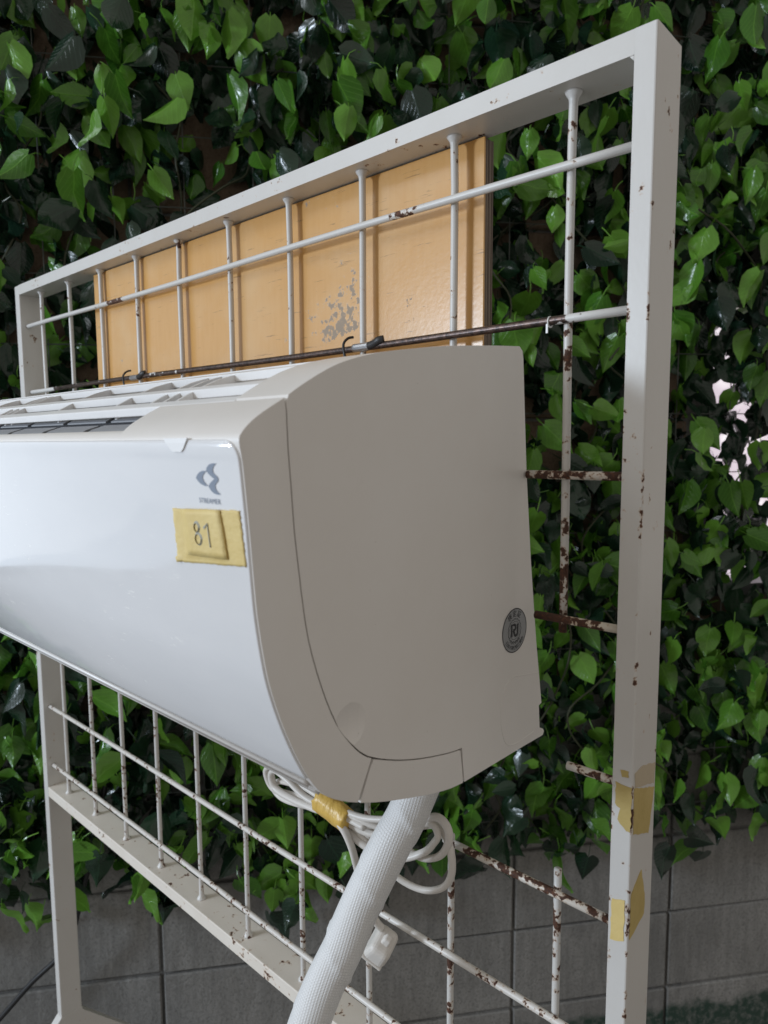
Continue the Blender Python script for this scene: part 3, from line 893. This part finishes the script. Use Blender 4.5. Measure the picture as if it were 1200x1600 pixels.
tp = build('tape', patch([(-0.94,-2.218), (-0.335,-2.19), (-0.318,-2.464), (-0.938,-2.508)], 0.016, 34, 24, 0.005, inpaper), M['tape'], tagt, smooth=True)
pp = build('paper', patch([(-0.835,-2.212), (-0.488,-2.196), (-0.458,-2.444), (-0.812,-2.456)], 0.0255, 8, 8, 0.001), M['tape'], tagt, smooth=True)
for o_ in (tp, pp):
    sd = o_.modifiers.new('solid', 'SOLIDIFY'); sd.thickness = 0.004*S; sd.offset = -1
def ring(cx_, cz2_, rx_, rz_, n=18): return [(cx_+rx_*math.cos(2*PI*i/n), cz2_+rz_*math.sin(2*PI*i/n)) for i in range(n+1)]
for strokes in ([ring(-0.705, -2.300, 0.027, 0.029), ring(-0.697, -2.360, 0.033, 0.033)], [[(-0.640, -2.300), (-0.607, -2.272), (-0.598, -2.395)]]):
    mb = MB()
    for st_ in strokes:
        mb.tube([(x, yfront(z)-0.0278, z) for x, z in st_], 0.0085, 6, flat=0.06, up=(0, 0, 1))
    build('digit', mb, M['digit'], tagt)

# ------------------------------------------------------------------ hooks the unit hangs from
def hook(x, label):
    h = thing('hanging_hook', (x, -0.1, -1.10), label, 'hook', 'black hooks on the worn rod')
    zc = -1.035
    arc = [(x-0.09, -0.056 - 0.075*math.cos(a), zc + 0.075*math.sin(a)) for a in [math.radians(t) for t in range(-60, 200, 20)]]
    arc = [(x-0.11, -0.05, zc+0.10)] + [(x-0.13, -0.10, zc+0.085), (x-0.135, -0.15, zc+0.03), (x-0.12, -0.155, zc-0.06), (x-0.10, -0.15, zc-0.14)]
    build('hook_wire', MB().tube(smooth_path(arc, 5), 0.012, 8), M['black'], h, smooth=True)
    build('sleeve', MB().tube([(x-0.10, -0.056, zc), (x+0.10, -0.056, zc+0.002)], 0.038, 12), M['sleeve'], h, smooth=False, bevel=0.006)
    build('rubber_grip', MB().tube(smooth_path([(x+0.10, -0.06, zc+0.003), (x+0.17, -0.07, zc+0.012), (x+0.23, -0.08, zc+0.032), (x+0.27, -0.06, zc+0.04)], 4), 0.038, 10, None), M['black'], h, smooth=True)
hook(-1.97, 'black hook with grey sleeve on the worn rod above the casing edge')
hook(-6.05, 'black hook on the worn rod near the left end of the plywood')
z_ = MB().tube([(-0.11, -0.056+0.036*math.cos(a), -1.036+0.036*math.sin(a)) for a in [2*PI*i/12 for i in range(13)]], 0.006, 6)
z_.box((-0.117, -0.104, -1.118), (-0.103, -0.096, -1.055))
tag(build('zip_tie', z_, M['zip']), 'small white zip tie end hanging from the rusty second rod', 'zip tie')

# ------------------------------------------------------------------ wrapped hose
hp = [(-0.80, -0.35, -4.15), (-0.88, -0.47, -4.42), (-0.985, -0.60, -4.80), (-1.06, -0.716, -5.034), (-1.183, -0.885, -5.434), (-1.287, -1.036, -5.835), (-1.392, -1.186, -6.21), (-1.476, -1.322, -6.636), (-1.60, -1.50, -7.5), (-1.85, -1.75, -9.4), (-2.3, -2.0, -12.2), (-2.8, -2.2, -15.5), (-3.1, -2.3, -17.3)]
hpath = smooth_path(hp, 14)
NSEG = 48
me = bpy.data.meshes.new('wrapped_hose')
vs = []; fs_ = []; uvs = []
prev = None; dist_ = 0.0; vv = []
for i, q in enumerate(hpath):
    t = (hpath[min(i+1, len(hpath)-1)] - hpath[max(i-1, 0)]).normalized()
    nrm = Vector((0, 0, 1)) if prev is None else prev
    nrm = (nrm - t*nrm.dot(t)).normalized(); prev = nrm
    bn = t.cross(nrm)
    if i: dist_ += (q - hpath[i-1]).length
    vv.append(dist_)
    for j in range(NSEG):
        a = 2*PI*j/NSEG
        ph = (dist_/0.62 + j/NSEG) % 1.0
        r_ = 0.158 + 0.007*ph + 0.004*noise.noise(Vector((dist_*3, math.cos(a)*2, math.sin(a)*2)))
        r_ += 0.012*max(0, 1-abs(ph-0.93)/0.06)*(0.5+noise.noise(Vector((dist_*6, math.cos(a)*3, 4))))
        vs.append(W(q + nrm*math.cos(a)*r_ + bn*math.sin(a)*r_))
for i in range(len(hpath)-1):
    for j in range(NSEG):
        a = i*NSEG+j; b_ = i*NSEG+(j+1) % NSEG
        fs_.append((a, b_, b_+NSEG, a+NSEG))
        uvs += [(j/NSEG, vv[i]), ((j+1)/NSEG, vv[i]), ((j+1)/NSEG, vv[i+1]), (j/NSEG, vv[i+1])]
me.from_pydata(vs, [], fs_)
ul = me.uv_layers.new(name='UVMap')
for i, u in enumerate(uvs): ul.data[i].uv = u
me.polygons.foreach_set('use_smooth', [True]*len(me.polygons))
k = NT('white_woven_pipe_tape')
xyz = k.sep(k.n('ShaderNodeUVMap').outputs[0])
su = k.math('SINE', k.math('MULTIPLY', k.math('ADD', xyz[0], k.math('MULTIPLY', xyz[1], 0.12)), 2*PI*44))
sv = k.math('SINE', k.math('MULTIPLY', k.math('ADD', xyz[1], k.math('MULTIPLY', xyz[0], 0.0)), 2*PI/0.0235))
wv = k.math('MULTIPLY', k.math('ADD', su, 1.0), k.math('ADD', sv, 1.0))
c = k.mix(k.math('MULTIPLY', wv, 0.25), (0.72, 0.72, 0.715), (0.82, 0.82, 0.815))
k.set(Base_Color=c, Roughness=0.42)
k.set(Normal=k.bump(k.math('ADD', wv, k.math('MULTIPLY', k.noise(k.pos(), 35, 4), 2.5)), 0.30, 0.0006))
me.materials.append(k.m)
ho = bpy.data.objects.new('wrapped_hose', me); COL.objects.link(ho)
tag(ho, 'white hose wrapped in woven tape leaving the underside of the unit', 'hose')

# ------------------------------------------------------------------ coiled power cord, its tape and plug
cord = thing('power_cord', (-1.5, -0.5, -6.5), 'white power cord bundled in loops below the unit, plug hanging', 'power cord')
def lift_path(pts, y): return [(x, y+dy, z) for x, dy, z in pts]
LOOPS = [
 [(-1.55,-0.42,-5.30),(-1.95,-0.50,-5.135),(-2.20,-0.50,-5.10),(-2.55,-0.50,-5.07),(-2.82,-0.50,-5.05),(-2.94,-0.48,-5.15),(-2.86,-0.46,-5.30),(-2.55,-0.47,-5.26),(-2.20,-0.50,-5.16),(-1.93,-0.52,-5.17),(-1.55,-0.45,-5.25),(-1.2,-0.34,-5.13),(-0.98,-0.28,-4.96),(-0.86,-0.26,-4.99),(-0.83,-0.26,-5.12),(-0.93,-0.26,-5.29),(-1.12,-0.28,-5.37),(-1.35,-0.34,-5.28)],
 [(-1.55,-0.50,-5.18),(-1.93,-0.54,-5.14),(-2.25,-0.55,-5.145),(-2.50,-0.56,-5.06),(-2.70,-0.55,-5.03),(-2.80,-0.53,-5.12),(-2.74,-0.52,-5.24),(-2.45,-0.54,-5.24),(-2.15,-0.55,-5.21),(-1.92,-0.55,-5.19),(-1.6,-0.48,-5.36),(-1.3,-0.40,-5.40),(-1.05,-0.33,-5.28),(-0.95,-0.30,-5.16),(-0.92,-0.29,-5.08),(-1.0,-0.29,-5.02),(-1.2,-0.34,-5.10)],
 [(-1.2,-0.30,-5.22),(-1.6,-0.50,-5.13),(-1.93,-0.48,-5.11),(-2.2,-0.46,-5.09),(-2.52,-0.45,-5.15),(-2.78,-0.44,-5.21),(-2.88,-0.44,-5.30),(-2.74,-0.44,-5.37),(-2.40,-0.46,-5.31),(-2.15,-0.48,-5.22),(-1.93,-0.48,-5.18),(-1.62,-0.42,-5.22),(-1.3,-0.30,-5.18),(-0.98,-0.22,-5.06),(-0.85,-0.22,-5.20),(-0.83,-0.22,-5.42),(-0.92,-0.23,-5.58),(-1.10,-0.27,-5.66),(-1.32,-0.33,-5.62),(-1.5,-0.4,-5.45),(-1.72,-0.47,-5.25),(-1.95,-0.50,-5.15)],
 [(-1.95,-0.55,-5.16),(-1.75,-0.58,-5.22),(-1.665,-0.56,-5.36),(-1.64,-0.52,-5.55),(-1.62,-0.45,-5.85),(-1.57,-0.36,-6.12),(-1.545,-0.30,-6.22)],
 [(-0.75,-0.25,-4.2),(-0.85,-0.3,-4.55),(-1.1,-0.40,-4.92),(-1.5,-0.50,-5.08),(-1.95,-0.52,-5.12)],
]
for L_ in LOOPS:
    build('cord_loop', MB().tube(smooth_path(L_, 8), 0.029, 10, flat=1.25), M['cord'], cord, smooth=True)
# plug: tapered body with rounded corners, flared rim and two blades turned to the rack
pc = Vector((-1.545, -0.30, -6.38))
pr = Vector((0.62, -0.25, 0.74)).to_track_quat('Z', 'Y').to_matrix().to_4x4() @ Matrix.Rotation(math.radians(40), 4, 'Z')
def padd(mb, w0, d0, z0, w1, d1, z1):
    vs = [(-w0, -d0, z0), (w0, -d0, z0), (w0, d0, z0), (-w0, d0, z0), (-w1, -d1, z1), (w1, -d1, z1), (w1, d1, z1), (-w1, d1, z1)]
    vs = [pc + (pr @ Vector(v)) for v in vs]
    mb.add(vs, [(0,3,2,1),(4,5,6,7),(0,1,5,4),(1,2,6,5),(2,3,7,6),(3,0,4,7)])
pm = MB(); padd(pm, 0.15, 0.115, -0.11, 0.125, 0.095, 0.12)
plug = build('plug', pm, M['plug'], cord, bevel=0.055, seg=4)
pm = MB(); padd(pm, 0.15, 0.105, -0.135, 0.15, 0.105, -0.112)
build('plug_rim', pm, M['plug'], plug, bevel=0.012)
pm = MB(); padd(pm, 0.04, 0.04, 0.115, 0.032, 0.032, 0.22)
build('cord_grip', pm, M['plug'], plug, bevel=0.015)
for sx in (-1, 1):
    pm = MB()
    vs = [pc + (pr @ Vector(v)) for v in [(sx*0.062-0.008, -0.032, -0.30), (sx*0.062+0.008, -0.032, -0.30), (sx*0.062+0.008, 0.032, -0.30), (sx*0.062-0.008, 0.032, -0.30), (sx*0.062-0.008, -0.032, -0.144), (sx*0.062+0.008, -0.032, -0.144), (sx*0.062+0.008, 0.032, -0.144), (sx*0.062-0.008, 0.032, -0.144)]]
    pm.add(vs, [(0,3,2,1),(4,5,6,7),(0,1,5,4),(1,2,6,5),(2,3,7,6),(3,0,4,7)])
    build('blade', pm, M['sleeve'], plug)
# tape round the bundle
tw = []
rr_ = []
for i in range(15):
    t = i/14
    tw.append((-2.10 + 0.37*t, -0.52, -5.115 - 0.075*t)); rr_.append(0.118 - 0.012*t)
mb = MB(); seg = 28
mb.tube(tw, 0.11, seg, rr_, flat=0.85)
for i, v in enumerate(mb.v):
    q = Vector(v)
    r_ = i // seg; cpt = Vector(tw[min(r_, 14)])
    a = i % seg
    d = q - cpt
    mb.v[i] = tuple(cpt + d*(1 + 0.10*noise.noise(Vector((a*0.9, r_*0.28, 1.0))) + 0.05*noise.noise(Vector((a*2.3, r_*0.6, 5.0)))) + Vector((0.012*math.sin(a*1.7) if r_ in (0, 14) else 0, 0, 0)))
tag(build('tape_wrap', mb, M['tape_wrap'], smooth=True), 'creased yellow tape wound round the bundled white power cord', 'tape')

# ------------------------------------------------------------------ tape scraps left on the near post
def scrap(poly, plane, off, mat, label, seed):
    rs = random.Random(seed)
    pts_ = []
    for (a, z), (a2, z2) in zip(poly, poly[1:]+poly[:1]):
        n = max(2, int(math.hypot(a2-a, z2-z)/0.03))
        for i in range(n):
            t = i/n
            pts_.append((a+(a2-a)*t+rs.uniform(-0.005, 0.005), z+(z2-z)*t+rs.uniform(-0.005, 0.005)))
    n = len(pts_)
    if plane == 'front':
        A = [(a, YF-off, z) for a, z in pts_]; B = [(a, YF-0.0005, z) for a, z in pts_]
    else:
        A = [(0.63+off, a, z) for a, z in pts_]; B = [(0.6305, a, z) for a, z in pts_]
    mb = MB().add(A+B, [tuple(range(n))] + [(i, n+i, n+(i+1) % n, (i+1) % n) for i in range(n)])
    o = build('tape_scrap', mb, mat)
    bm = bmesh.new(); bm.from_mesh(o.data); bmesh.ops.recalc_face_normals(bm, faces=bm.faces); bm.to_mesh(o.data); bm.free()
    tag(o, label, 'tape', 'tape scraps on the near post')
scrap([(0.515,-4.18),(0.625,-4.19),(0.625,-4.50),(0.60,-4.50),(0.53,-4.44),(0.545,-4.36),(0.51,-4.33)], 'front', 0.004, M['tape_old'], 'ragged yellow tape scrap on the post front, upper of two', 1)
scrap([(0.508,-5.03),(0.600,-5.00),(0.603,-5.30),(0.506,-5.335)], 'front', 0.004, M['tape'], 'bright yellow rectangular tape scrap on the post front, lower of two', 2)
scrap([(0.545,-4.085),(0.60,-4.075),(0.604,-4.12),(0.552,-4.13)], 'front', 0.003, M['tape_old'], 'tiny brown tape remnant on the post front above larger scraps', 3)
scrap([(-0.138,-4.09),(0.004,-4.085),(0.215,-4.145),(0.205,-4.29),(-0.13,-4.195)], 'side', 0.003, M['tape_pale'], 'pale beige tape scrap on the post side, topmost', 4)
scrap([(-0.145,-4.20),(0.215,-4.32),(0.135,-4.63),(-0.13,-4.53)], 'side', 0.004, M['tape_old'], 'large yellow tape scrap on the post side below the beige one', 5)
scrap([(-0.134,-4.96),(0.03,-4.86),(0.11,-5.10),(0.105,-5.228),(-0.141,-5.29)], 'side', 0.004, M['tape_old'], 'pointed diamond tape scrap on the post side, lowest', 6)

# ------------------------------------------------------------------ black cable on the wall at the left
cp = [wallp(-6.6, -14.4, 0.5), wallp(-5.79, -13.55, 0.5), wallp(-5.14, -12.84, 0.5), wallp(-4.44, -12.18, 0.5), wallp(-4.18, -11.41, 0.5), wallp(-3.91, -10.4, 0.55), wallp(-3.73, -9.73, 0.6), wallp(-3.5, -8.6, 0.5)]
tag(build('black_cable', MB().tube(smooth_path(cp, 6), 0.055, 8), M['cable'], smooth=True), 'thin black cable running down the wall behind the left post', 'cable')

# ------------------------------------------------------------------ artificial ivy
ivy = thing('ivy_screen', wallp(3, -11.5, 0.6), 'dense artificial ivy screen of glossy heart shaped leaves covering the wall', 'artificial ivy')
def leaf_geo(seed):
    r = random.Random(seed)
    ln = 1.0; wd_ = r.uniform(0.58, 0.86)
    rows = [0.0, 0.10, 0.26, 0.46, 0.68, 0.87, 1.0]
    half = [0.30, 0.80, 1.0, 0.92, 0.62, 0.24, 0.0]
    fold = r.uniform(0.05, 0.50); curl = r.uniform(-0.15, 0.60); twist = r.uniform(-0.45, 0.45); wavy = r.uniform(0.0, 0.09)
    V = []; UV = []
    for t, h_ in zip(rows, half):
        hw = h_*wd_*0.5
        for sx in (-1, -0.5, 0, 0.5, 1):
            x = sx*hw
            back = 0.10*abs(sx) if t == 0.0 else (0.03*abs(sx) if t == 0.10 else 0)   # lobes of the heart
            z = -t*ln + back
            y = -fold*abs(x) + curl*(t-0.35)**2*1.1 + wavy*math.sin(t*9+sx*2) + twist*x*t
            if sx == 0: y += 0.012
            V.append(Vector((x, -y, z)))
            UV.append((0.5 + sx*0.5*h_, t))
    F = []
    for i in range(6):
        for j in range(4):
            a = i*5+j
            F.append((a, a+1, a+6, a+5))
    # stalk
    b_ = len(V)
    for q_ in ((-0.014, 0.0, -0.02), (0.014, 0.0, -0.02), (-0.012, 0.13, 0.16), (0.012, 0.13, 0.16), (-0.012, 0.36, 0.22), (0.012, 0.36, 0.22)):
        V.append(Vector(q_)); UV.append((0.5, 0.5))
    F += [(b_, b_+1, b_+3, b_+2), (b_+2, b_+3, b_+5, b_+4)]
    return V, F, UV
VAR = [leaf_geo(s) for s in range(24)]
def leafmesh(i, mat, tint):
    V, F, UV = VAR[i]
    me = bpy.data.meshes.new('leaf')
    me.from_pydata([v*S for v in V], [], F)
    ul = me.uv_layers.new(name='UVMap')
    for li, lp in enumerate(me.loops): ul.data[li].uv = UV[lp.vertex_index]
    at = me.attributes.new('tint', 'FLOAT', 'POINT')
    for d in at.data: d.value = tint
    me.materials.append(mat)
    me.polygons.foreach_set('use_smooth', [True]*len(me.polygons))
    return me
LM = {}
rl = random.Random(21)
U0, U1, ZT_ = -9.4, 13.4, 8.4
def zbot(u):
    base = -11.0
    if u < -3: base = -10.7
    elif u < 3.5: base = -11.3
    else: base = -10.95
    return base + 0.7*noise.noise(Vector((u*0.9, 3.3, 0))) + 0.35*noise.noise(Vector((u*3.1, 8.3, 0)))
Lf = []
def scatter(n, o0, o1, pdark, smin, smax, clump):
    k_ = 0
    while k_ < n:
        u = rl.uniform(U0, U1); z = rl.uniform(-12.2, ZT_)
        if z < zbot(u): continue
        if clump:
            d = noise.noise(Vector((u*0.55, z*0.55, o0*7)))
            dens = 0.75 + d*1.1
            if u < 1.0 and z > 1.5: dens -= 0.25
            if rl.random() > dens: continue
        off = rl.uniform(o0, o1)
        if u > 11.3 and -5.2 < z < 0.9 and rl.random() < 0.86: continue      # thin cover in front of the pane
        Lf.append((u, z, off, rl.random() < pdark, rl.uniform(smin, smax), rl.random()))
        k_ += 1
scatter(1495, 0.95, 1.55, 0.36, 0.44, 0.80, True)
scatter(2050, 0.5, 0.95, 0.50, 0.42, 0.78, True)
scatter(3980, 0.10, 0.5, 0.78, 0.44, 0.74, False)  # back layer mostly dark leaves: shade of the depth put into their colour
# a few sprays hanging below the edge
for u, z, off in ((-4.85, -11.55, 0.6), (-5.6, -10.9, 0.7), (-5.5, -11.2, 0.8), (-0.2, -11.3, 0.9), (0.0, -11.7, 0.8), (-0.3, -12.0, 0.7), (4.3, -11.4, 0.8), (8.6, -11.2, 1.0), (9.3, -11.3, 0.9), (8.9, -10.9, 1.2), (9.6, -11.6, 0.8)):
    Lf.append((u, z, off, rl.random() < 0.3, rl.uniform(0.65, 0.85), rl.random()))
inst = []
for (u, z, off, dark, sz, tint) in Lf:
    rx = rl.gauss(0.25, 0.42); ry = rl.gauss(0, 0.62); rz = rl.gauss(-0.25, 0.62)
    if rl.random() < 0.10: rz += rl.choice((-1.1, 1.1))
    mt = Matrix.Translation(wallp(u, z+0.3*sz, off)) @ rotw @ (Matrix.Rotation(rz, 4, 'Z') @ Matrix.Rotation(ry, 4, 'Y') @ Matrix.Rotation(rx, 4, 'X')) @ Matrix.Scale(sz, 4)
    p_ = wallp(u, z, off)
    px, py, pz = project(p_)
    facing = abs((mt.to_3x3() @ Vector((0, 1, 0))).normalized().dot((p_-CAM_C).normalized()))
    hid = (-50 > px or px > 1250 or py < -40 or py > 1640)
    # behind the unit or behind the plywood nothing of a leaf is seen
    if 380 < px < 815 and 560 < py < 1225: hid = True
    if px <= 380 and 630 < py < 985 + px*0.5 - 20: hid = True
    if 170 < px < 750 and 460 - 0.42*(px-170) < py < 560: hid = True
    score = -1 if hid else (sz/pz)*(0.35+facing)*(0.5 + off)
    inst.append((score, mt, rl.randrange(len(VAR)), dark, tint))
inst.sort(key=lambda q: -q[0])
base = LOC[ivy.name]
def toworld(mt):
    loc = mt.to_translation()
    m3 = mt.to_3x3().to_4x4()
    return Matrix.Translation(W(loc) - base) @ m3
for score, mt, vi, dark, tint in inst[:300]:
    key = (vi, dark, int(tint*3))
    if key not in LM:
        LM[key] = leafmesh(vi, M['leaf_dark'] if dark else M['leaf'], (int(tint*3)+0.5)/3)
    o = bpy.data.objects.new('leaf', LM[key])
    COL.objects.link(o); o.parent = ivy
    o.matrix_local = toworld(mt)
vs = []; fs_ = []; uvs = []; tin = []; mi = []
for score, mt, vi, dark, tint in inst[300:]:
    V, F, UV = VAR[vi]
    o_ = len(vs)
    vs += [W(mt @ v) - base for v in V]
    for f in F:
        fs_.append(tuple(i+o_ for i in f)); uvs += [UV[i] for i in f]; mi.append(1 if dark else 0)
    tin += [tint]*len(V)
me = bpy.data.meshes.new('leaves')
me.from_pydata(vs, [], fs_)
ul = me.uv_layers.new(name='UVMap')
ul.data.foreach_set('uv', [c_ for u in uvs for c_ in u])
at = me.attributes.new('tint', 'FLOAT', 'POINT'); at.data.foreach_set('value', tin)
me.materials.append(M['leaf']); me.materials.append(M['leaf_dark'])
me.polygons.foreach_set('material_index', mi)
me.polygons.foreach_set('use_smooth', [True]*len(me.polygons))
o = bpy.data.objects.new('leaves', me); COL.objects.link(o); o.parent = ivy; o['kind'] = 'stuff'
# vines and the net they are tied to
for i in range(46):
    u = rl.uniform(U0, U1); z = rl.uniform(-6, ZT_)
    pts_ = []
    du = rl.uniform(-0.5, 0.5)
    off = rl.uniform(0.35, 1.0)
    for s_ in range(12):
        if z < zbot(u)+0.3: break
        pts_.append(wallp(u, z, off))
        du = du*0.6 + rl.uniform(-0.5, 0.5)
        u += du; z -= rl.uniform(0.3, 0.75); off = min(1.2, max(0.2, off+rl.uniform(-0.25, 0.25)))
    if len(pts_) < 4: continue
    build('vine', MB().tube(smooth_path(pts_, 4), 0.022, 5), M['vine'], ivy, smooth=True)
nt = MB()
u = U0
while u < U1:
    nt.tube([wallp(u, -10.6, 0.33), wallp(u, ZT_, 0.33)], 0.012, 4, caps=False); u += 1.3
z = -10.4
while z < ZT_:
    nt.tube([wallp(U0, z, 0.355), wallp(U1, z, 0.355)], 0.012, 4, caps=False); z += 1.3
build('net', nt, M['net'], ivy)
